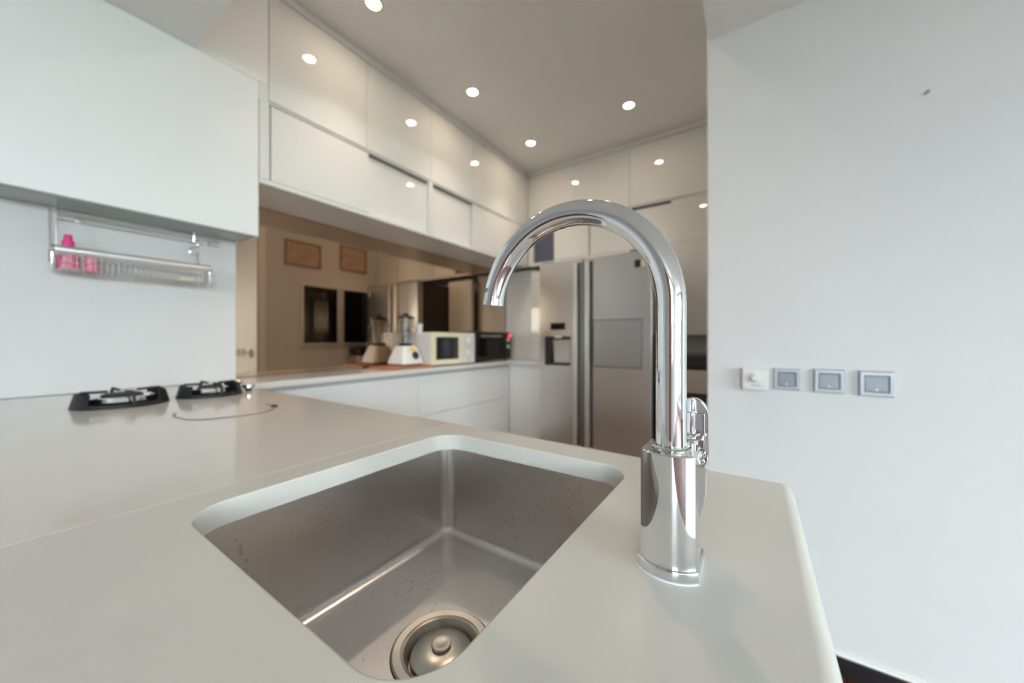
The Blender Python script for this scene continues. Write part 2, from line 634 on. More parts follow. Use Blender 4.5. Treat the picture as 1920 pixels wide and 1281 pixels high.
# ------------------------------------------------------------------ wall units at the back
t = thing('wall_cabinet', 'glossy white wall cabinet directly above the fridge', 'cabinet', (-1.37, 3.3, 1.88), 'wall units at the kitchen end')
obj('body', box(-1.883, -0.876, BY + .045, 3.598, 1.88, HIGH - .002), 'satin_white', t)
f = newbm()
bx(f, -1.883, -0.876, BY + .004, BY + .045, 1.86, 1.888, bev=0.001)
bx(f, -1.883, -0.876, BY + .004, BY + .045, 2.236, 2.246, bev=0.001)
bx(f, -1.883, -1.828, BY + .003, BY + .045, 1.888, 2.236, bev=0.001)
bx(f, -0.892, -0.876, BY + .003, BY + .045, 1.888, 2.236, bev=0.001)
obj('frame', f, 'gloss_white', t)
o = obj('niche_panel', box(-1.826, -1.596, BY + .030, BY + .040, 1.890, 2.236, bev=0.001), 'bluegrey_panel', t)
o['label'] = 'dark blue-grey panel in the open corner'
obj('door', box(-1.593, -1.241, BY + .002, BY + .022, 1.890, 2.233, bev=0.001), 'gloss_white', t)
obj('door', box(-1.229, -0.893, BY + .002, BY + .022, 1.890, 2.233, bev=0.001), 'gloss_white', t)
obj('shadow_strip', box(-1.243, -1.227, BY + .024, BY + .030, 1.890, 2.233), 'shadow_gap', t)
obj('upper_door', box(-1.883, -1.381, BY, BY + .022, 2.248, 2.758, bev=0.001), 'gloss_white', t)
obj('upper_door', box(-1.379, -0.877, BY, BY + .022, 2.248, 2.758, bev=0.001), 'gloss_white', t)

t = thing('wall_cabinet', 'glossy white wall cabinet right of the fridge with tall lower panel', 'cabinet', (-0.51, 3.3, 1.16), 'wall units at the kitchen end')
b = newbm()
bx(b, -0.875, WX - .001, BY + .045, 3.598, 1.88, HIGH - .002)
bx(b, -0.545, WX - .001, BY + .036, 3.598, 1.165, 1.88)
obj('body', b, 'satin_white', t)
f = newbm()
bx(f, -0.875, WX - .001, BY + .004, BY + .045, 1.888, 1.902, bev=0.001)
bx(f, -0.875, WX - .001, BY + .004, BY + .045, 2.246, 2.256, bev=0.001)
bx(f, -0.875, -0.862, BY + .003, BY + .045, 1.902, 2.246, bev=0.001)
obj('frame', f, 'gloss_white', t)
obj('sliding_door', box(-0.862, -0.540, BY + .026, BY + .036, 1.904, 2.228, bev=0.001), 'gloss_white', t)
obj('sliding_door', box(-0.547, WX - .004, BY + .006, BY + .018, 1.904, 2.243, bev=0.001), 'gloss_white', t)
obj('gap_shade', box(-0.862, -0.547, BY + .040, BY + .044, 2.21, 2.246), 'shadow_gap', t)  # shade over the set-back door, painted as a dark strip
obj('niche_back', box(-0.545, WX - .004, BY + .024, BY + .034, 0.20, 1.166), 'carcass_grey', t)
obj('tall_panel', box(-0.545, WX - .004, BY, BY + .022, 1.162, 1.886, bev=0.001), 'gloss_white', t)
obj('upper_door', box(-0.8745, WX - .003, BY, BY + .022, 2.258, 2.758, bev=0.001), 'gloss_white', t)
struct('trim_2', box(FX, WX - .001, BY - .004, BY + .02, 2.762, HIGH - .001, bev=0.002), 'satin_white', 'white trim above the back wall cabinets')

# tall filler panel between corner and fridge, recess panel behind the ledge
tag(obj('filler_panel', box(-1.850, -1.500, BY, BY + .05, CT + .001, 1.80, bev=0.003), 'gloss_white', None, (-1.67, BY, CT)),
    'narrow white upright panel beside the fridge, standing on the ledge', 'panel')
tag(obj('corner_panel', box(-2.236, -1.852, 3.200, 3.23, CT + .001, 1.85, bev=0.002), 'satin_white', None, (-2.04, 3.2, CT)),
    'white upright panel closing the corner behind the black toaster oven', 'panel')

# ------------------------------------------------------------------ worktops


SX0, SX1, SY0, SY1 = -0.545, -0.156, 0.128, 0.560      # sink opening


def slab_with_hole(outer, inner, z0, z1, w_out, w_in):
    """slab with a rounded opening; its outer rim and the rim of the opening are eased by different radii"""
    t = bmesh.new()
    top, bot = [], []
    for loop in (outer, inner):
        a = [t.verts.new((p[0], p[1], z1)) for p in loop]
        c = [t.verts.new((p[0], p[1], z0)) for p in loop]
        top.append(a)
        bot.append(c)
        n = len(loop)
        for i in range(n):
            t.faces.new((a[i], a[(i + 1) % n], c[(i + 1) % n], c[i]))
    for rings in (top, bot):
        es = []
        for r in rings:
            for i in range(len(r)):
                es.append(t.edges.get((r[i], r[(i + 1) % len(r)])))
        bmesh.ops.triangle_fill(t, use_beauty=True, use_dissolve=False, edges=es)
    bmesh.ops.recalc_face_normals(t, faces=t.faces)
    t.edges.ensure_lookup_table()
    e_out = [t.edges.get((top[0][i], top[0][(i + 1) % len(outer)])) for i in range(len(outer))]
    e_seam = [e for e in e_out if max(v.co.x for v in e.verts) < SEAM + .01]
    bmesh.ops.bevel(t, geom=e_seam, offset=0.0016, segments=2, profile=0.5, affect='EDGES')
    e_out = [e for e in t.edges if len(e.link_faces) == 2 and e.calc_face_angle(0) > 1.2 and min(v.co.z for v in e.verts) > z1 - 1e-5
             and max(v.co.x for v in e.verts) > SEAM + .01 and not all(SX0 - .001 < v.co.x < SX1 + .001 and SY0 - .001 < v.co.y < SY1 + .001 for v in e.verts)]
    bmesh.ops.bevel(t, geom=e_out, offset=w_out, segments=4, profile=0.5, affect='EDGES')
    e_in = [t.edges.get((top[1][i], top[1][(i + 1) % len(inner)])) for i in range(len(inner))]
    bmesh.ops.bevel(t, geom=[e for e in e_in if e], offset=w_in, segments=3, profile=0.5, affect='EDGES')
    b = newbm()
    merge(b, t)
    return b


XE, YB, YF, SEAM = 0.046, 0.632, -0.10, -0.5985
outer = [p for p in rrect(SEAM + .0005, XE, YF, YB, 0.016, 5) if p[0] > -0.1]
outer = outer[:6] + [(SEAM + .0005, YB), (SEAM + .0005, YF)] + outer[6:]
inner = rrect(SX0, SX1, SY0, SY1, 0.048, 12)
tag(obj('worktop', slab_with_hole(outer, inner, CT - .030, CT, 0.013, 0.0025), 'quartz_sink', None, (-0.28, 0.27, CT - .03)),
    'off-white stone worktop around the sink and tap', 'worktop')
tag(obj('worktop', prism(newbm(), [(-2.079, YF), (SEAM - .0006, YF), (SEAM - .0006, YB), (-1.905, YB), (-1.905, .66), (-2.079, .66)], CT - .030, CT, bev=0.0018), 'quartz_hob', None, (-1.3, 0.27, CT - .03)),
    'glossy off-white stone worktop carrying the gas burners', 'worktop')
b = prism(newbm(), [(-2.237, 0.694), (-2.082, 0.694), (-2.082, .6615), (-1.900, .6615), (-1.900, 2.775), (-1.490, 2.775), (-1.490, 3.083), (-1.853, 3.083), (-1.853, 3.198), (-2.237, 3.198)], CT - .030, CT, bev=0.0015)
tag(obj('worktop', b, 'quartz_ledge', None, (-2.06, 1.9, CT - .03)),
    'narrow stone ledge in front of the bronze mirror', 'worktop')

# carcasses under the worktops
t = thing('peninsula_cabinet', 'white base cabinet under the sink worktop', 'cabinet', (-0.28, 0.27, 0))
Z1 = CT - .0305
obj('end_panel', box(0.0, 0.020, YF + .03, YB - .02, 0.0, Z1, bev=0.001), 'satin_white', t)
obj('back_panel', box(SEAM, 0.0, YB - .04, YB - .02, 0.09, Z1, bev=0.001), 'satin_white', t)
obj('divider', box(SEAM, SEAM + .018, YF + .05, YB - .04, 0.09, Z1), 'satin_white', t)
obj('door', box(SEAM + .002, -0.300, YF + .03, YF + .05, 0.09, Z1 - .003, bev=0.001), 'satin_white', t)
obj('door', box(-0.297, -0.001, YF + .03, YF + .05, 0.09, Z1 - .003, bev=0.001), 'satin_white', t)
obj('plinth', box(SEAM, 0.0, YF + .09, YB - .08, 0.0, 0.088), 'carcass_grey', t)
t = thing('base_cabinet', 'white base cabinet under the gas burners', 'cabinet', (-1.3, 0.27, 0))
obj('body', box(-2.298, SEAM - .002, YF + .051, YB - .04, 0.09, Z1), 'satin_white', t)
for x0, x1 in ((-2.07, -1.582), (-1.578, -1.092), (-1.088, SEAM - .003)):
    obj('door', box(x0, x1, YF + .03, YF + .05, 0.092, Z1 - .003, bev=0.001), 'satin_white', t)
    obj('door', box(max(x0, -1.90), x1, YB - .039, YB - .02, 0.092, Z1 - .02, bev=0.001), 'satin_white', t)
obj('plinth', box(-2.298, SEAM - .002, YF + .09, YB - .08, 0.0, 0.088), 'carcass_grey', t)


def drawer_unit(label, y0, y1):
    t = thing('base_cabinet', label, 'cabinet', (-2.1, (y0 + y1) / 2, 0), 'drawer units under the ledge')
    obj('body', box(-2.298, -1.936, y0, y1, 0.09, Z1), 'satin_white', t)
    obj('plinth', box(-2.298, -1.98, y0, y1, 0.0, 0.088), 'carcass_grey', t)
    for z0, z1 in ((0.592, 0.872), (0.308, 0.588), (0.094, 0.304)):
        obj('drawer_front', box(-1.935, -1.916, y0 + .0015, y1 - .0015, z0, z1, bev=0.0012), 'satin_white', t)
    obj('grip_channel', box(-1.936, -1.928, y0, y1, 0.874, Z1), 'carcass_grey', t)


drawer_unit('white drawer unit under the bare part of the ledge', 0.662, 1.687)
drawer_unit('white drawer unit under the microwave', 1.688, 2.793)
t = thing('base_cabinet', 'narrow white base cabinet beside the fridge', 'cabinet', (-1.70, 3.0, 0))
obj('body', box(-2.298, -1.500, 2.816, 3.598, 0.09, Z1), 'satin_white', t)
obj('plinth', box(-1.93, -1.500, 2.88, 3.5, 0.0, 0.088), 'carcass_grey', t)
obj('door', box(-1.914, -1.502, 2.795, 2.815, 0.094, 0.872, bev=0.0012), 'satin_white', t)

# ------------------------------------------------------------------ sink
t = thing('sink', 'stainless steel undermount sink bowl with water stains', 'sink', (-0.35, 0.344, 0.71))
ZB, ZT = 0.715, CT - .0306


def bowl():
    t_ = bmesh.new()
    e = 0.004
    x0, x1, y0, y1 = SX0 - e, SX1 + e, SY0 - e, SY1 + e
    rings = []
    prof = [(-0.022, ZT), (0.0, ZT), (0.0006, ZT - .003)]
    rf = 0.017
    prof += [(0.003, ZB + rf + .02)]
    for k in range(0, 9):
        a = math.radians(90 * k / 8)
        prof.append((0.004 + rf * (1 - math.cos(a)), ZB + rf * (1 - math.sin(a))))
    for ins, z in prof:
        r = 0.045 if ins < 0 else max(0.026 - ins * 0.3, 0.018)
        rings.append([t_.verts.new((p[0], p[1], z)) for p in rrect(x0 + ins, x1 - ins, y0 + ins, y1 - ins, r, 10)])
    n = len(rings[0])
    for a, c in zip(rings, rings[1:]):
        for i in range(n):
            t_.faces.new((a[i], a[(i + 1) % n], c[(i + 1) % n], c[i]))
    # floor of the bowl slopes to a round drain opening
    cx, cy_, R = -0.347, 0.345, 0.064
    cen = [t_.verts.new((cx + R * math.cos(2 * PI * k / 48), cy_ + R * math.sin(2 * PI * k / 48), ZB - .003)) for k in range(48)]
    es = [t_.edges.get((rings[-1][i], rings[-1][(i + 1) % n])) for i in range(n)]
    es += [t_.edges.new((cen[i], cen[(i + 1) % 48])) for i in range(48)]
    bmesh.ops.triangle_fill(t_, use_beauty=True, use_dissolve=False, edges=es)
    bmesh.ops.recalc_face_normals(t_, faces=t_.faces)
    b = newbm()
    merge(b, t_)
    return b


obj('bowl', bowl(), 'sink_steel', t)
dc = (-0.347, 0.345, ZB)
dr = obj('drain_flange', lathe(newbm(), [(0.0645, -0.006), (0.0645, -0.001), (0.0625, 0.0002), (0.0535, -0.0008), (0.0530, -0.0022), (0.0520, -0.0022), (0.0515, -0.0008),
                                         (0.0490, -0.002), (0.0470, -0.006), (0.0435, -0.013), (0.0425, -0.020), (0.0, -0.021)], dc, 64), 'drain_steel', t)
st = obj('strainer', lathe(newbm(), [(0.0375, -0.0195), (0.0410, -0.013), (0.0400, -0.009), (0.036, -0.0062), (0.026, -0.0025), (0.016, -0.0010), (0.0, -0.0008)], dc, 48), 'drain_steel', t)
obj('strainer_knob', lathe(newbm(), [(0.0125, -0.006), (0.0122, 0.000), (0.0130, 0.0010), (0.0130, 0.0026), (0.0120, 0.0036), (0.0085, 0.0038), (0.006, 0.0032), (0.0, 0.0031)], dc, 32), 'drain_steel', st)
obj('seal_ring', lathe(newbm(), [(0.0660, -0.004), (0.0660, -0.0022), (0.0640, -0.0016), (0.0640, -0.004)], dc, 64), 'dark_tip', t)

# ------------------------------------------------------------------ tap
PX, PY = -0.0615, 0.347
t = thing('faucet', 'tall chrome gooseneck faucet at the edge of the sink', 'faucet', (PX, PY, CT))


def lens(hw, he, hm, k=18, cx=PX, cy_=PY):
    """rectangle with bowed long sides: half width hw, half depth he at the ends and hm in the middle"""
    sag = hm - he
    R = (hw * hw + sag * sag) / (2 * sag)
    pts = []
    for i in range(k + 1):
        x = -hw + 2 * hw * i / k
        pts.append((cx + x, cy_ - (he + math.sqrt(R * R - x * x) - (R - sag))))
    for i in range(k + 1):
        x = hw - 2 * hw * i / k
        pts.append((cx + x, cy_ + (he + math.sqrt(R * R - x * x) - (R - sag))))
    return pts


def loft(sections):
    t_ = bmesh.new()
    rings = [[t_.verts.new((p[0], p[1], z)) for p in pts] for pts, z in sections]
    n = len(rings[0])
    for a, c in zip(rings, rings[1:]):
        for i in range(n):
            t_.faces.new((a[i], a[(i + 1) % n], c[(i + 1) % n], c[i]))
    t_.faces.new(rings[0])
    t_.faces.new(rings[-1])
    bmesh.ops.recalc_face_normals(t_, faces=t_.faces)
    b = newbm()
    merge(b, t_)
    return b


obj('base_plate', loft([(lens(.0240, .0200, .0310), CT), (lens(.0245, .0205, .0315), CT + .0015), (lens(.0245, .0205, .0315), CT + .008), (lens(.0238, .0198, .0308), CT + .0095)]), 'chrome', t)
obj('gasket', loft([(lens(.0248, .0208, .0320), CT), (lens(.0250, .0210, .0322), CT + .0012)]), 'milky_plastic', t)
BT = 1.0285
obj('body', loft([(lens(.0226, .0186, .0288), CT + .0095), (lens(.0218, .0180, .0280), CT + .013), (lens(.0218, .0180, .0280), BT - .0012), (lens(.0208, .0170, .0270), BT)]), 'chrome', t)
obj('collar', lathe(newbm(), [(0.0168, 0), (0.0168, 0.0008), (0.0160, 0.0014), (0.0134, 0.0016), (0.0132, 0.0022)], (PX, PY, BT), 48), 'chrome', t)
RA, ZA, RT = 0.1003, 1.157, 0.01285
pts = [(PX, PY, BT + .002 + (ZA - BT - .002) * i / 6) for i in range(6)]
for i in range(0, 61):
    a = math.radians(171.5 * i / 60)
    pts.append((PX - RA + RA * math.cos(a), PY, ZA + RA * math.sin(a)))
sp = obj('spout', tube(newbm(), pts, RT, 40), 'chrome', t)
a = math.radians(171.5)
e0 = Vector(pts[-1])
dv = Vector((-math.sin(a), 0, math.cos(a)))
ae = newbm()
tube(ae, [e0, e0 + dv * .0008, e0 + dv * .0009, e0 + dv * .005, e0 + dv * .0058], [RT, RT, RT * 1.035, RT * 1.035, RT * .95], 40)
obj('aerator', ae, 'chrome', t)
# lever at the back right of the body
LXc, LY0 = -0.0480, 0.3815
hp = []
for i in range(25):
    ang = PI * i / 24
    hp.append((LXc + .0138 * math.cos(ang), 1.0515 + .0178 * math.sin(ang)))
hp += [(LXc - .0138, 1.006), (LXc + .0138, 0.998)]
lv = obj('lever', prism(newbm(), hp, LY0, LY0 + .007, 'y', bev=0.0016), 'chrome', t)
obj('lever_inset', prism(newbm(), [(LXc - .011, 1.0555), (LXc + .0105, 1.0555), (LXc + .0105, 1.022), (LXc - .011, 1.022)], LY0 - .0035, LY0 + .001, 'y', bev=0.0012), 'chrome', lv)
wd = newbm()
prism(wd, [(PX + .004, .968), (PX + .0205, .958), (LXc + .0136, .985), (LXc + .0138, 1.012), (PX + .004, 1.016)], PY + .012, LY0 + .004, 'y', bev=0.0012)
obj('lever_pivot', wd, 'chrome', t)
obj('set_screw', lathe(newbm(), [(0.0026, -0.002), (0.0026, 0.001), (0.0014, 0.0012), (0.0012, 0.0), (0, 0)], (LXc + .0085, LY0 - .0005, 1.0165), 18, 'y'), 'chrome_satin', lv)

# ------------------------------------------------------------------ gas burners on the worktop


def sector_wall(bm, c, r0, r1, z0, z1, a0, a1, th=0.0035, n=16):
    """curved wall section standing on the worktop, leaning inwards from radius r0 to r1"""
    t_ = bmesh.new()
    rows = []
    for k in range(n + 1):
        a = math.radians(a0 + (a1 - a0) * k / n)
        ca, sa = math.cos(a), math.sin(a)
        rows.append([t_.verts.new((c[0] + r * ca, c[1] + r * sa, c[2] + z)) for r, z in ((r0, z0), (r1, z1), (r1 - th, z1), (r0 - th, z0))])
    for p, q in zip(rows, rows[1:]):
        for i in range(4):
            t_.faces.new((p[i], p[(i + 1) % 4], q[(i + 1) % 4], q[i]))
    t_.faces.new(rows[0])
    t_.faces.new(rows[-1])
    bmesh.ops.recalc_face_normals(t_, faces=t_.faces)
    merge(bm, t_)
    return bm


def burner(label, x, y, R, R2):
    c = (x, y, CT)
    t = thing('gas_burner', label, 'gas hob', c, 'gas burners on the worktop')
    obj('base_ring', lathe(newbm(), [(R, 0), (R - .002, 0.010), (R - .006, 0.012), (R - .012, 0.008), (0, 0.006)], c, 56), 'black_enamel', t)
    for a0 in (-142, 44):
        obj('skirt', sector_wall(newbm(), c, R - .002, R - .010, 0.009, 0.041, a0, a0 + 92), 'black_enamel', t)
    obj('burner_dish', lathe(newbm(), [(R2, 0.007), (R2 + .004, 0.016), (R2 + .001, 0.027), (R2 - .006, 0.029), (R2 - .018, 0.022), (0.0, 0.020)], c, 48), 'chrome_satin', t)
    obj('burner_head', lathe(newbm(), [(R2 * .62, 0.020), (R2 * .64, 0.030), (R2 * .58, 0.034), (R2 * .52, 0.036), (0, 0.0365)], c, 40), 'cast_iron', t)
    for k in range(4):
        a = k * PI / 2 + 0.10
        ca, sa = math.cos(a), math.sin(a)
        b = newbm()
        pth = [(R - .010, 0.008), (R - .012, 0.034), (R - .022, 0.045), (R2 * .45, 0.043)]
        tube(b, [(c[0] + r * ca, c[1] + r * sa, c[2] + z) for r, z in pth], 0.004, 8)
        obj('pan_support', b, 'cast_iron', t)


burner('larger black gas burner left of the other one on the worktop', -1.618, 0.244, 0.106, 0.072)
burner('smaller black gas burner next to the mirror end', -1.622, 0.462, 0.093, 0.055)
for (x, y, lab) in ((-1.64, 0.585, 'chrome hob knob at the worktop corner by the ledge'), (-1.80, 0.600, 'small chrome hob knob behind the corner knob')):
    k = thing('hob_knob', lab, 'knob', (x, y, CT), 'knobs beside the small burner')
    obj('stem', lathe(newbm(), [(0.011, 0), (0.011, 0.012), (0, 0.012)], (x, y, CT), 24), 'dark_plastic', k)
    obj('cap', lathe(newbm(), [(0.021, 0.012), (0.023, 0.014), (0.023, 0.024), (0.020, 0.027), (0, 0.027)], (x, y, CT), 32), 'chrome_satin', k)
# thin cord lying in a curve on the worktop
ctl = [(-1.300, 0.296), (-1.262, 0.281), (-1.2295, 0.279), (-1.190, 0.283), (-1.1613, 0.2900), (-1.130, 0.321), (-1.116, 0.356), (-1.107, 0.400), (-1.114, 0.440), (-1.145, 0.470), (-1.181, 0.487), (-1.215, 0.491), (-1.2444, 0.4875)]
cv = []
for i in range(len(ctl) - 1):
    p0, p1, p2, p3 = (Vector((*ctl[min(max(i + k, 0), len(ctl) - 1)], 0)) for k in (-1, 0, 1, 2))
    for s in range(5):
        u = s / 5
        q = 0.5 * ((2 * p1) + (p2 - p0) * u + (2 * p0 - 5 * p1 + 4 * p2 - p3) * u * u + (3 * p1 - p0 - 3 * p2 + p3) * u ** 3)
        cv.append((q.x, q.y, CT + .0012))
t = thing('cord', 'thin grey cord curling on the glossy worktop', 'cord', (-1.2, 0.39, CT))
obj('wire', tube(newbm(), cv, 0.0011, 8), 'cord_grey', t)
obj('tip', lathe(newbm(), [(0, 0), (0.008, 0.0005), (0.009, 0.003), (0.006, 0.006), (0, 0.0065)], (-1.181, 0.487, CT), 20), 'dark_tip', t)

# ------------------------------------------------------------------ hanging rack under the hood cabinet
t = thing('hanging_rack', 'chrome wire rack hanging on the white splashback', 'rack', (-2.0, 0.345, 1.35))
Y0, Y1, RZ = 0.128, 0.560, 1.432
XR = -1.952
obj('front_rail', tube(newbm(), [(XR, Y0, RZ), (XR, Y0 + .002, RZ), (XR, Y1 - .002, RZ), (XR, Y1, RZ)], [0.011, 0.0135, 0.0135, 0.011], 24), 'rail_satin', t)
obj('back_rail', tube(newbm(), [(-2.045, Y0 + .01, RZ - .01), (-2.045, Y1 - .01, RZ - .01)], 0.004, 12), 'chrome_satin', t)
wr = newbm()
n = 26
for i in range(n + 1):
    y = Y0 + .03 + (Y1 - Y0 - .06) * i / n
    tube(wr, [(XR - .004, y, RZ - .004), (XR - .008, y, RZ - .060), (XR - .016, y, RZ - .068), (-2.036, y, RZ - .068), (-2.044, y, RZ - .058), (-2.045, y, RZ - .008)], 0.0009, 6)
for (x, z) in ((XR - .010, RZ - .040), (XR - .010, RZ - .0625), (-2.0, RZ - .069), (-2.045, RZ - .040)):
    tube(wr, [(x, Y0 + .02, z), (x, Y1 - .02, z)], 0.0018, 8)
o = obj('wire_basket', wr, 'wire_grey', t)
for y in (Y0 + .006, Y1 - .006):
    e = newbm()
    prism(e, [(XR - .003, RZ + .004), (XR + .002, RZ - .010), (XR - .004, RZ - .055), (XR - .03, RZ - .070), (-2.050, RZ - .060), (-2.060, RZ + .012), (-2.050, RZ + .012), (-2.040, RZ - .03), (-1.99, RZ - .045), (XR - .02, RZ - .02)], y - .003, y + .003, 'y', bev=0.001)
    obj('end_bracket', e, 'chrome_satin', t)
    obj('end_cap', lathe(newbm(), [(0, -0.006), (0.011, -0.006), (0.0135, -0.003), (0.0135, 0.003), (0.011, 0.006), (0, 0.006)], (XR, y, RZ), 24, 'y'), 'chrome', t)
b = newbm()
tube(b, [(-1.99, Y0 + .003, 1.5965), (-1.99, Y0 + .003, 1.47), (-1.985, Y0 + .003, 1.445), (-1.97, Y0 + .003, 1.436)], 0.0032, 10)
tube(b, [(-1.99, Y0 + .016, 1.5965), (-1.99, Y0 + .016, 1.452)], 0.0022, 8)
obj('hanger_rod', b, 'chrome_satin', t)
b = newbm()
hk = [(-1.99, Y1 - .05, 1.5965), (-1.99, Y1 - .05, 1.545)]
for i in range(13):
    a = math.radians(90 - 270 * i / 12)
    hk.append((-1.99, Y1 - .05 + .013 * math.cos(a), 1.532 + .013 * math.sin(a)))
for i in range(13):
    a = math.radians(90 + 270 * i / 12)
    hk.append((-1.99, Y1 - .063 + .014 * math.cos(a) + .013, 1.503 + .015 * math.sin(a)))
hk += [(-1.985, Y1 - .040, 1.470), (-1.975, Y1 - .036, 1.446)]
tube(b, hk, 0.003, 10)
obj('hook', b, 'chrome_satin', t)
# thin rail along the splashback
t = thing('wall_rail', 'thin chrome rail fixed along the top of the splashback', 'rail', (-2.07, 0.36, 1.57))
obj('bar', tube(newbm(), [(-2.062, 0.15, 1.576), (-2.062, 0.62, 1.576)], 0.005, 12), 'chrome_satin', t)
obj('bar', tube(newbm(), [(-2.068, 0.15, 1.558), (-2.068, 0.62, 1.558)], 0.003, 12), 'chrome_satin', t)
for y in (0.20, 0.57):
    obj('mount', box(-2.080, -2.062, y - .008, y + .008, 1.555, 1.580, bev=0.002), 'chrome_satin', t)
# pink bottle in the rack
bz = RZ - .066
t = thing('bottle', 'small bottle with pink cap and pink label in the rack', 'bottle', (-1.995, 0.170, bz))
c = (-1.995, 0.170, bz)
obj('body', lathe(newbm(), [(0.0, 0), (0.024, 0), (0.027, 0.004), (0.027, 0.062), (0.024, 0.072), (0.015, 0.082), (0.013, 0.090), (0, 0.09)], c, 32), 'milky_plastic', t)
obj('label', lathe(newbm(), [(0.0272, 0.006), (0.0275, 0.007), (0.0275, 0.050), (0.0272, 0.051)], c, 32), 'pink_label', t)
obj('cap', lathe(newbm(), [(0.0, 0.084), (0.0150, 0.084), (0.0150, 0.102), (0.0105, 0.110), (0.0105, 0.122), (0.008, 0.127), (0, 0.128)], c, 28), 'pink_plastic', t)
t = thing('bottle', 'small red and white container beside the pink bottle', 'bottle', (-1.985, 0.222, bz))
c = (-1.985, 0.222, bz)
obj('body', lathe(newbm(), [(0.0, 0), (0.016, 0), (0.018, 0.003), (0.018, 0.045), (0.015, 0.050), (0, 0.05)], c, 28), 'pink_label', t)
obj('lid', lathe(newbm(), [(0.0, 0.05), (0.016, 0.05), (0.016, 0.060), (0, 0.061)], c, 28), 'milky_plastic', t)
t = thing('utensil', 'cream coloured utensil lying in the rack', 'utensil', (-1.985, 0.44, bz))
obj('handle', box(-1.992, -1.978, 0.335, 0.455, bz, bz + .010, bev=0.003), 'cream_utensil', t)
obj('head', prism(newbm(), [(0.455, bz), (0.50, bz - .0), (0.515, bz + .012), (0.50, bz + .026), (0.47, bz + .020), (0.455, bz + .012)], -2.004, -1.968, 'x', bev=0.003), 'cream_utensil', t)

# ------------------------------------------------------------------ fridge
FY = 2.62
t = thing('fridge', 'side-by-side stainless steel fridge with ice dispenser', 'fridge', (-1.04, 3.0, 0))
x0, x1, ft = -1.4865, -0.5891, 1.758
DT = 0.075
obj('body', box(x0 + .003, x1 - .003, FY + DT + .006, 3.56, 0.02, ft - .012, bev=0.004), 'fridge_side', t)
xm0, xm1 = -1.1085, -1.0960
obj('gasket', box(x0 + .012, x1 - .012, FY + DT - .002, FY + DT + .008, 0.10, ft - .02), 'dark_plastic', t)
obj('foot', box(x0 + .02, x1 - .02, FY + .09, FY + .12, 0.0, 0.022), 'dark_plastic', t)
obj('kick_plate', box(x0 + .01, x1 - .01, FY + .06, FY + .08, 0.022, 0.085, bev=0.003), 'fridge_side', t)


def door_with_hole(xa, xb, za, zb, hx0, hx1, hz0, hz1):
    b = newbm()
    bx(b, xa, hx0, FY, FY + DT, za, zb)
    bx(b, hx1, xb, FY, FY + DT, za, zb)
    bx(b, hx0, hx1, FY, FY + DT, za, hz0)
    bx(b, hx0, hx1, FY, FY + DT, hz1, zb)
    return b


dz0, dz1 = 0.916, 1.150
hx0, hx1 = -1.4375, -1.2060
ld = obj('freezer_door', door_with_hole(x0, xm0, 0.095, ft, hx0, hx1, dz0, dz1), 'fridge_steel', t)
obj('recess', box(hx0, hx1, FY + .055, FY + .060, dz0, dz1), 'dark_plastic', ld)
r = newbm()
bx(r, hx0, hx0 + .05, FY + .004, FY + .055, dz0, dz1, bev=0.001)
bx(r, hx1 - .006, hx1, FY + .004, FY + .055, dz0, dz1, bev=0.001)
bx(r, hx0, hx1, FY + .004, FY + .055, dz0, dz0 + .012, bev=0.001)
bx(r, hx0, hx1, FY + .004, FY + .055, dz1 - .018, dz1, bev=0.001)
obj('recess_trim', r, 'dark_plastic', ld)
obj('paddle', prism(newbm(), [(FY + .030, 1.125), (FY + .052, 1.125), (FY + .052, 0.935), (FY + .040, 0.935)], -1.378, -1.222, 'x', bev=0.002), 'fridge_steel', ld)
dp = obj('display_panel', box(hx0 - .004, hx1 + .004, FY - .004, FY + .002, dz1 + .002, 1.286, bev=0.002), 'fridge_steel', ld)
obj('screen', box(-1.3835, -1.2500, FY - .006, FY - .003, 1.204, 1.262, bev=0.001), 'black_glass', dp)
obj('nozzle', box(-1.345, -1.285, FY - .004, FY + .03, 1.138, 1.156, bev=0.003), 'fridge_trim', dp)
rd = obj('fridge_door', box(xm1, x1, FY, FY + DT, 0.095, ft, bev=0.004), 'fridge_steel', t)
fr = newbm()
bxa = (-1.0181, -0.6541, 0.917, 1.276)
bx(fr, bxa[0], bxa[1], FY - .001, FY + .002, bxa[2], bxa[3])
obj('hatch_seam', fr, 'shadow_gap', rd)
obj('hatch', box(bxa[0] + .006, bxa[1] - .006, FY - .004, FY + .001, bxa[2] + .006, bxa[3] - .006, bev=0.0015), 'hatch_steel', rd)
obj('badge', box(-0.706, -0.664, FY - .003, FY, 1.642, 1.697, bev=0.001), 'dark_plastic', rd)
obj('sticker', box(-0.662, -0.632, FY - .002, FY, 1.645, 1.690, bev=0.0008), 'cream_plastic', rd)
for dpar, xa, xb, xs in ((ld, -1.168, -1.134, -1.120), (rd, -1.067, -1.034, -1.020)):
    h = obj('handle', prism(newbm(), [(xa, FY - .006), (xa + .006, FY - .036), (xb - .006, FY - .036), (xb, FY - .006)], 0.30, ft - .030, 'z', bev=0.004), 'fridge_trim', dpar)
    obj('handle_shade', box(xb - .002, xb + .014, FY - .003, FY + .001, 0.30, ft - .030), 'shadow_gap', dpar)  # flat near-black strip painted as the shade beside the handle
    for z in (0.34, 0.95, ft - .07):
        obj('handle_mount', box(xa + .007, xb - .007, FY - .010, FY, z - .02, z + .02, bev=0.001), 'fridge_trim', dpar)
obj('hinge_cover', box(x0 + .01, x0 + .12, FY + .02, FY + .12, ft - .008, ft + .012, bev=0.004), 'fridge_side', t)
obj('hinge_cover', box(x1 - .12, x1 - .01, FY + .02, FY + .12, ft - .008, ft + .012, bev=0.004), 'fridge_side', t)

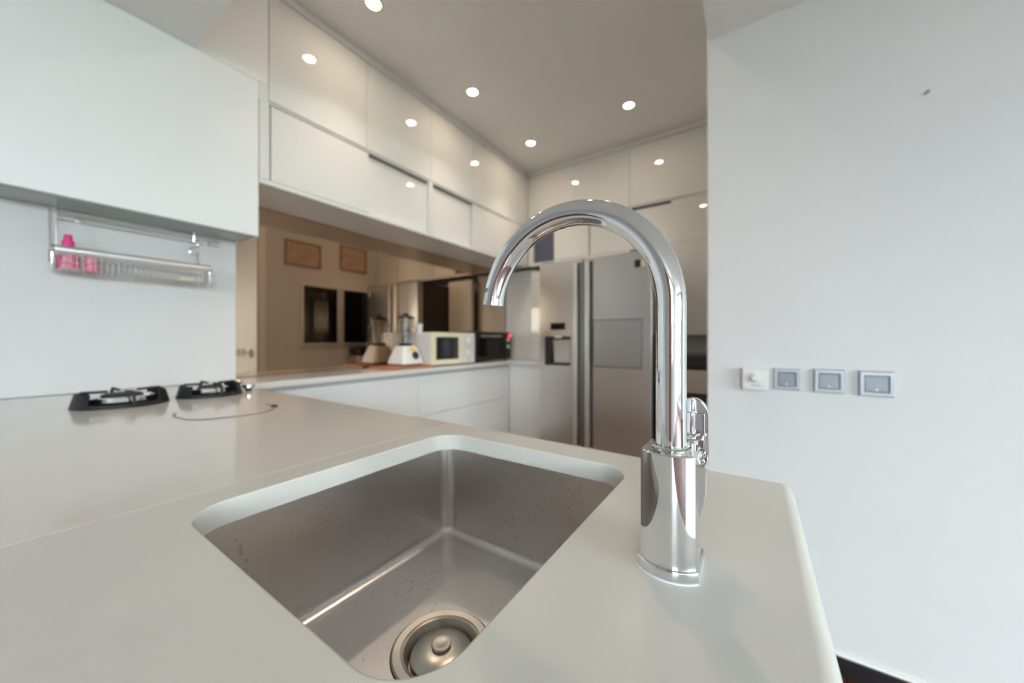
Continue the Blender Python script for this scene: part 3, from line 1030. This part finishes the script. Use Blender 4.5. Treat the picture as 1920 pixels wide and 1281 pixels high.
# ------------------------------------------------------------------ appliances on the ledge
t = thing('cutting_board', 'reddish-brown wooden board under the blender', 'board', (-2.07, 1.65, CT))
obj('board', box(-2.200, -1.945, 1.500, 1.8315, CT + .0005, CT + .016, bev=0.003), 'wood_board', t)

bc = (-2.085, 1.715, CT + .0165)
t = thing('blender', 'white countertop blender with clear jar on the wooden board', 'blender', bc)
obj('foot', prism(newbm(), rrect(bc[0] - .085, bc[0] + .085, bc[1] - .088, bc[1] + .088, 0.03, 6), bc[2], bc[2] + .010, bev=0.002), 'dark_plastic', t)


def sq(h, r):
    return rrect(bc[0] - h, bc[0] + h, bc[1] - h, bc[1] + h, r, 6)


obj('base', loft([(sq(.094, .03), bc[2] + .010), (sq(.097, .03), bc[2] + .018), (sq(.090, .03), bc[2] + .045), (sq(.072, .028), bc[2] + .10), (sq(.062, .028), bc[2] + .130), (sq(.056, .028), bc[2] + .138)]), 'white_plastic', t)
obj('coupling', lathe(newbm(), [(0, 0.138), (0.052, 0.138), (0.050, 0.150), (0.046, 0.158), (0, 0.158)], bc, 36), 'dark_plastic', t)
obj('jar', lathe(newbm(), [(0.046, 0.158), (0.050, 0.20), (0.057, 0.28), (0.062, 0.335), (0.058, 0.335), (0.053, 0.28), (0.046, 0.20), (0.040, 0.165), (0, 0.162)], bc, 40), 'jar_glass', t)
obj('blade', lathe(newbm(), [(0, 0.163), (0.020, 0.163), (0.017, 0.190), (0.006, 0.205), (0, 0.206)], bc, 20), 'chrome_satin', t)
b = newbm()
tube(b, [(bc[0], bc[1] + .058, bc[2] + .315), (bc[0], bc[1] + .090, bc[2] + .312), (bc[0], bc[1] + .098, bc[2] + .295), (bc[0], bc[1] + .090, bc[2] + .225), (bc[0], bc[1] + .050, bc[2] + .205)], 0.008, 12)
obj('jar_handle', b, 'jar_glass', t)
obj('lid', lathe(newbm(), [(0, 0.333), (0.064, 0.333), (0.065, 0.347), (0.058, 0.352), (0.024, 0.353), (0.020, 0.372), (0, 0.373)], bc, 36), 'dark_plastic', t)
# control dial and sticker sit on the sloping front of the base
dl = newbm()
lathe(dl, [(0.028, -0.006), (0.028, 0.006), (0.024, 0.010), (0, 0.011)], (0, 0, 0), 32, 'x')
bmesh.ops.transform(dl, matrix=Matrix.Translation((bc[0] + .083, bc[1] + .018, bc[2] + .072)) @ Matrix.Rotation(math.radians(-16), 4, 'Y'), verts=dl.verts)
obj('dial', dl, 'dial_navy', t)
b = box(-0.002, 0.002, -0.026, 0.026, -0.013, 0.013)
bmesh.ops.transform(b, matrix=Matrix.Translation((bc[0] + .0675, bc[1] + .006, bc[2] + .116)) @ Matrix.Rotation(math.radians(-17), 4, 'Y'), verts=b.verts)
obj('sticker', b, 'yellow_sticker', t)

# microwave
t = thing('microwave', 'white microwave with cream front and dark window on the ledge', 'microwave', (-2.08, 2.08, CT))
mz0, mz1, my0, my1 = CT + .010, 1.180, 1.834, 2.325
obj('housing', box(-2.215, -1.966, my0 + .002, my1 - .002, mz0, mz1 - .001, bev=0.010, seg=3), 'oven_white', t)
ff = newbm()
wz0, wz1, wy0, wy1 = mz0 + .038, mz1 - .036, 1.884, 2.130
bx(ff, -1.966, -1.946, my0, wy0, mz0, mz1, bev=0.004)
bx(ff, -1.966, -1.946, wy1, 2.172, mz0, mz1, bev=0.004)
bx(ff, -1.966, -1.946, wy0 - .004, wy1 + .004, mz0, wz0, bev=0.004)
bx(ff, -1.966, -1.946, wy0 - .004, wy1 + .004, wz1, mz1, bev=0.004)
d = obj('door', ff, 'cream_plastic', t)
obj('window_pane', box(-1.964, -1.953, wy0 - .002, wy1 + .002, wz0 - .002, wz1 + .002), 'mesh_window', d)
cp = obj('control_panel', box(-1.966, -1.946, 2.176, my1, mz0, mz1, bev=0.004), 'oven_white', t)
for z in (mz1 - .07, mz0 + .075):
    obj('knob', lathe(newbm(), [(0.024, 0), (0.024, 0.012), (0.020, 0.016), (0, 0.016)], (-1.946, 2.25, z), 28, 'x'), 'cream_plastic', cp)
for y in (my0 + .04, my1 - .04):
    for x in (-2.19, -2.0):
        obj('foot', lathe(newbm(), [(0.011, 0), (0.012, 0.010), (0, 0.010)], (x, y, CT), 16), 'dark_plastic', t)

# toaster oven
t = thing('toaster_oven', 'black toaster oven with red light between microwave and corner', 'toaster oven', (-2.08, 2.62, CT))
oz0, oz1, oy0, oy1 = CT + .014, 1.196, 2.352, 2.885
obj('housing', box(-2.225, -1.972, oy0, oy1, oz0, oz1, bev=0.008), 'dark_plastic', t)
b = newbm()
bx(b, -1.972, -1.954, oy0 + .004, oy1 - .135, oz0 + .01, oz0 + .035, bev=0.002)
bx(b, -1.972, -1.954, oy0 + .004, oy1 - .135, oz1 - .060, oz1 - .02, bev=0.002)
bx(b, -1.972, -1.954, oy0 + .004, oy0 + .03, oz0 + .035, oz1 - .060, bev=0.002)
bx(b, -1.972, -1.954, oy1 - .160, oy1 - .135, oz0 + .035, oz1 - .060, bev=0.002)
d = obj('door', b, 'black_enamel', t)
obj('window_pane', box(-1.970, -1.962, oy0 + .028, oy1 - .158, oz0 + .033, oz1 - .058), 'black_glass', d)
obj('handle', tube(newbm(), [(-1.955, oy0 + .06, oz1 - .040), (-1.935, oy0 + .06, oz1 - .040), (-1.935, oy1 - .19, oz1 - .040), (-1.955, oy1 - .19, oz1 - .040)], 0.007, 12), 'chrome_satin', d)
cp = obj('control_panel', box(-1.972, -1.954, oy1 - .130, oy1 - .004, oz0 + .01, oz1 - .02, bev=0.002), 'black_enamel', t)
for k in range(3):
    z = oz1 - .075 - k * .062
    obj('knob', lathe(newbm(), [(0.022, 0), (0.022, 0.010), (0.016, 0.018), (0, 0.018)], (-1.954, oy1 - .067, z), 28, 'x'), 'chrome_satin' if k < 2 else 'dark_plastic', cp)
obj('indicator_lamp', lathe(newbm(), [(0.016, 0), (0.016, 0.006), (0.008, 0.010), (0, 0.010)], (-1.954, oy1 - .035, oz1 - .035), 20, 'x'), 'red_glow', cp)
for y in (oy0 + .04, oy1 - .04):
    for x in (-2.2, -2.0):
        obj('foot', lathe(newbm(), [(0.012, 0), (0.013, 0.014), (0, 0.014)], (x, y, CT), 16), 'dark_plastic', t)

# cup on the microwave
cc = (-2.135, 1.885, mz1 - .001)
t = thing('cup', 'small white cup standing on top of the microwave', 'cup', cc)
obj('body', lathe(newbm(), [(0, 0), (0.020, 0), (0.024, 0.006), (0.028, 0.066), (0.026, 0.066), (0.0225, 0.008), (0, 0.006)], cc, 28), 'white_plastic', t)
obj('handle', tube(newbm(), [(cc[0] - .026, cc[1], cc[2] + .052), (cc[0] - .044, cc[1], cc[2] + .046), (cc[0] - .044, cc[1], cc[2] + .022), (cc[0] - .024, cc[1], cc[2] + .016)], 0.004, 8), 'white_plastic', t)

# appliance on a black trolley beside the fridge
t = thing('trolley', 'black trolley in the dark gap right of the fridge', 'trolley', (-0.32, 2.74, 0))
for z in (0.745, 0.40, 0.10):
    obj('shelf', box(-0.470, -0.165, 2.54, 2.94, z, z + .018, bev=0.002), 'dark_plastic', t)
for x in (-0.462, -0.173):
    for y in (2.548, 2.932):
        obj('leg', box(x - .010, x + .010, y - .010, y + .010, 0.0, 0.745), 'dark_plastic', t)
obj('side_panel', box(-0.455, -0.180, 2.565, 2.570, 0.13, 0.745), 'dark_plastic', t)
t = thing('rice_cooker', 'rounded beige cooker with black lid beside the fridge', 'appliance', (-0.32, 2.73, 0.763))
sqr = lambda g, r: rrect(-0.445 + g, -0.190 - g, 2.60 + g, 2.86 - g, r, 8)
obj('body', loft([(sqr(.012, .04), 0.763), (sqr(0, .05), 0.775), (sqr(0, .05), 0.900), (sqr(.006, .05), 0.922), (sqr(.018, .04), 0.930)]), 'toaster_beige', t)
obj('lid', loft([(sqr(.020, .04), 0.930), (sqr(.008, .05), 0.938), (sqr(.008, .05), 1.005), (sqr(.016, .05), 1.022), (sqr(.06, .04), 1.030)]), 'dark_plastic', t)

# ------------------------------------------------------------------ kitchen side of the partition, seen in the mirror


def dark_window(name, y0, y1, z0, z1):
    b = newbm()
    f = 0.028
    for a in ((y0 - f, y1 + f, z0 - f, z0), (y0 - f, y1 + f, z1, z1 + f), (y0 - f, y0, z0, z1), (y1, y1 + f, z0, z1)):
        bx(b, WX - .022, WX, a[0], a[1], a[2], a[3], bev=0.002)
    w = struct(name, b, 'frame_aluminium', 'pale framed dark window on the kitchen partition')
    obj('pane', box(WX - .010, WX - .004, y0, y1, z0, z1), 'black_glass', w)


dark_window('window_3', 2.085, 2.490, 1.085, 1.754)
dark_window('window_4', 2.575, 2.985, 1.085, 1.754)
for y0, y1, z0, z1, lab in ((1.886, 2.289, 1.972, 2.252, 'brown framed print nearest the kitchen opening, seen in the mirror'), (2.530, 2.900, 2.012, 2.325, 'brown framed print above the second dark window, seen in the mirror')):
    t = thing('picture', lab, 'picture', (WX, (y0 + y1) / 2, z0), 'framed prints on the kitchen partition')
    b = newbm()
    f = 0.016
    for a in ((y0, y1, z0, z0 + f), (y0, y1, z1 - f, z1), (y0, y0 + f, z0 + f, z1 - f), (y1 - f, y1, z0 + f, z1 - f)):
        bx(b, WX - .018, WX, a[0], a[1], a[2], a[3], bev=0.002)
    obj('frame', b, 'picture_frame', t)
    obj('print', box(WX - .008, WX, y0 + f, y1 - f, z0 + f, z1 - f), 'picture_print', t)

# ------------------------------------------------------------------ switches on the white wall
t = thing('dimmer_switch', 'white dimmer switch with round knob, leftmost on the wall', 'switch', (0.005, WY, 0.979))
dx0, dx1, z0, z1 = -0.0346, 0.0470, 0.9400, 1.0195
fr = newbm()
prism(fr, rrect(dx0, dx1, z0, z1, 0.004, 4), WY - .030, WY, 'y', bev=0.003)
obj('plate', fr, 'dimmer_plastic', t)
obj('knob', lathe(newbm(), [(0.017, 0.0), (0.016, -0.012), (0.0125, -0.016), (0.011, -0.022), (0, -0.023)], (0.006, WY - .030, 0.985), 32, 'y'), 'dimmer_plastic', t)
obj('print_strip', box(-0.009, 0.023, WY - .0306, WY - .0298, 0.9545, 0.9590), 'print_grey', t)


def rocker(label, xa, xb, za, zb, proud):
    t = thing('light_switch', label, 'switch', ((xa + xb) / 2, WY, (za + zb) / 2), 'silver switches on the white wall')
    w = xb - xa
    f = newbm()
    # frame tapering away from the wall, as a ring around the rocker
    ix0, ix1, iz0, iz1 = xa + w * .17, xb - w * .17, za + w * .19, zb - w * .20
    tt = bmesh.new()
    R0 = [(xa, za), (xb, za), (xb, zb), (xa, zb)]
    R1 = [(xa + .003, za + .004), (xb - .003, za + .004), (xb - .003, zb - .004), (xa + .003, zb - .004)]
    R2 = [(ix0 - .003, iz0 - .003), (ix1 + .003, iz0 - .003), (ix1 + .003, iz1 + .003), (ix0 - .003, iz1 + .003)]
    R3 = [(ix0, iz0), (ix1, iz0), (ix1, iz1), (ix0, iz1)]
    rs = []
    for R, y in ((R0, WY), (R0, WY - .006), (R1, WY - proud), (R2, WY - proud), (R3, WY - proud + .004)):
        rs.append([tt.verts.new((p[0], y, p[1])) for p in R])
    for a, b in zip(rs, rs[1:]):
        for i in range(4):
            tt.faces.new((a[i], a[(i + 1) % 4], b[(i + 1) % 4], b[i]))
    bmesh.ops.recalc_face_normals(tt, faces=tt.faces)
    merge(f, tt)
    obj('frame', f, 'silver_plastic', t, sm=False)
    rk = newbm()
    prism(rk, [(WY - proud + .0055, iz1 - .0006), (WY - .001, iz1 - .0006), (WY - .001, iz0 + .0006), (WY - proud + .0015, iz0 + .0006)], ix0 + .0006, ix1 - .0006, 'x', bev=0.0008)
    r = obj('rocker', rk, 'rocker_grey', t)
    obj('mark', lathe(newbm(), [(0.0028, 0.003), (0.0028, -0.0006), (0, -0.0008)], ((ix0 + ix1) / 2, WY - proud + .0022, iz0 + .0065), 16, 'y'), 'white_plastic', r)


rocker('silver rocker switch right next to the white dimmer', 0.0605, 0.1367, 0.9450, 1.0215, 0.012)
rocker('middle silver rocker switch of the three on the wall', 0.1730, 0.2528, 0.9435, 1.0240, 0.015)
rocker('silver rocker switch farthest right on the white wall', 0.2868, 0.3696, 0.9415, 1.0235, 0.017)
tag(obj('nail', lathe(newbm(), [(0, -0.012), (0.005, -0.011), (0.005, -0.008), (0.003, -0.007), (0.0025, 0.0)], (0.4395, WY, 1.880), 16, 'y'), 'nail_dark', None, (0.4395, WY, 1.880)),
    'small dark nail high on the white wall', 'nail')

# ------------------------------------------------------------------ recessed ceiling lights
spots = [((-1.572, 1.095), 'round recessed ceiling light cut by the top edge of the photo'),
         ((-1.577, 1.860), 'round recessed ceiling light second along the cabinet side'),
         ((-1.576, 2.622), 'round recessed ceiling light nearest the far corner'),
         ((-0.739, 2.592), 'round recessed ceiling light on the right above the fridge'),
         ((-0.520, 1.130), 'round recessed ceiling light seen only reflected in the right back cabinet')]
for (x, y), lab in spots:
    t = thing('ceiling_light', lab, 'ceiling light', (x, y, HIGH - .004), 'recessed kitchen ceiling lights')
    c = (x, y, HIGH)
    obj('rim', lathe(newbm(), [(0.030, -0.002), (0.033, -0.006), (0.041, -0.005), (0.044, -0.0005), (0.044, 0.0)], c, 40), 'lamp_rim', t)
    obj('lens', lathe(newbm(), [(0.0, -0.0035), (0.020, -0.0035), (0.031, -0.0025), (0.031, 0.0)], c, 36), 'lamp_glow', t)
    ld_ = bpy.data.lights.new('lamp_beam', 'SPOT')
    ld_.energy = 11.0
    ld_.color = (1.0, 0.80, 0.62)
    ld_.spot_size = math.radians(88)
    ld_.spot_blend = 1.0
    ld_.shadow_soft_size = 0.03
    lo = bpy.data.objects.new('lamp_beam', ld_)
    COL.objects.link(lo)
    lo.parent = t
    lo.location = (0, 0, -0.012)
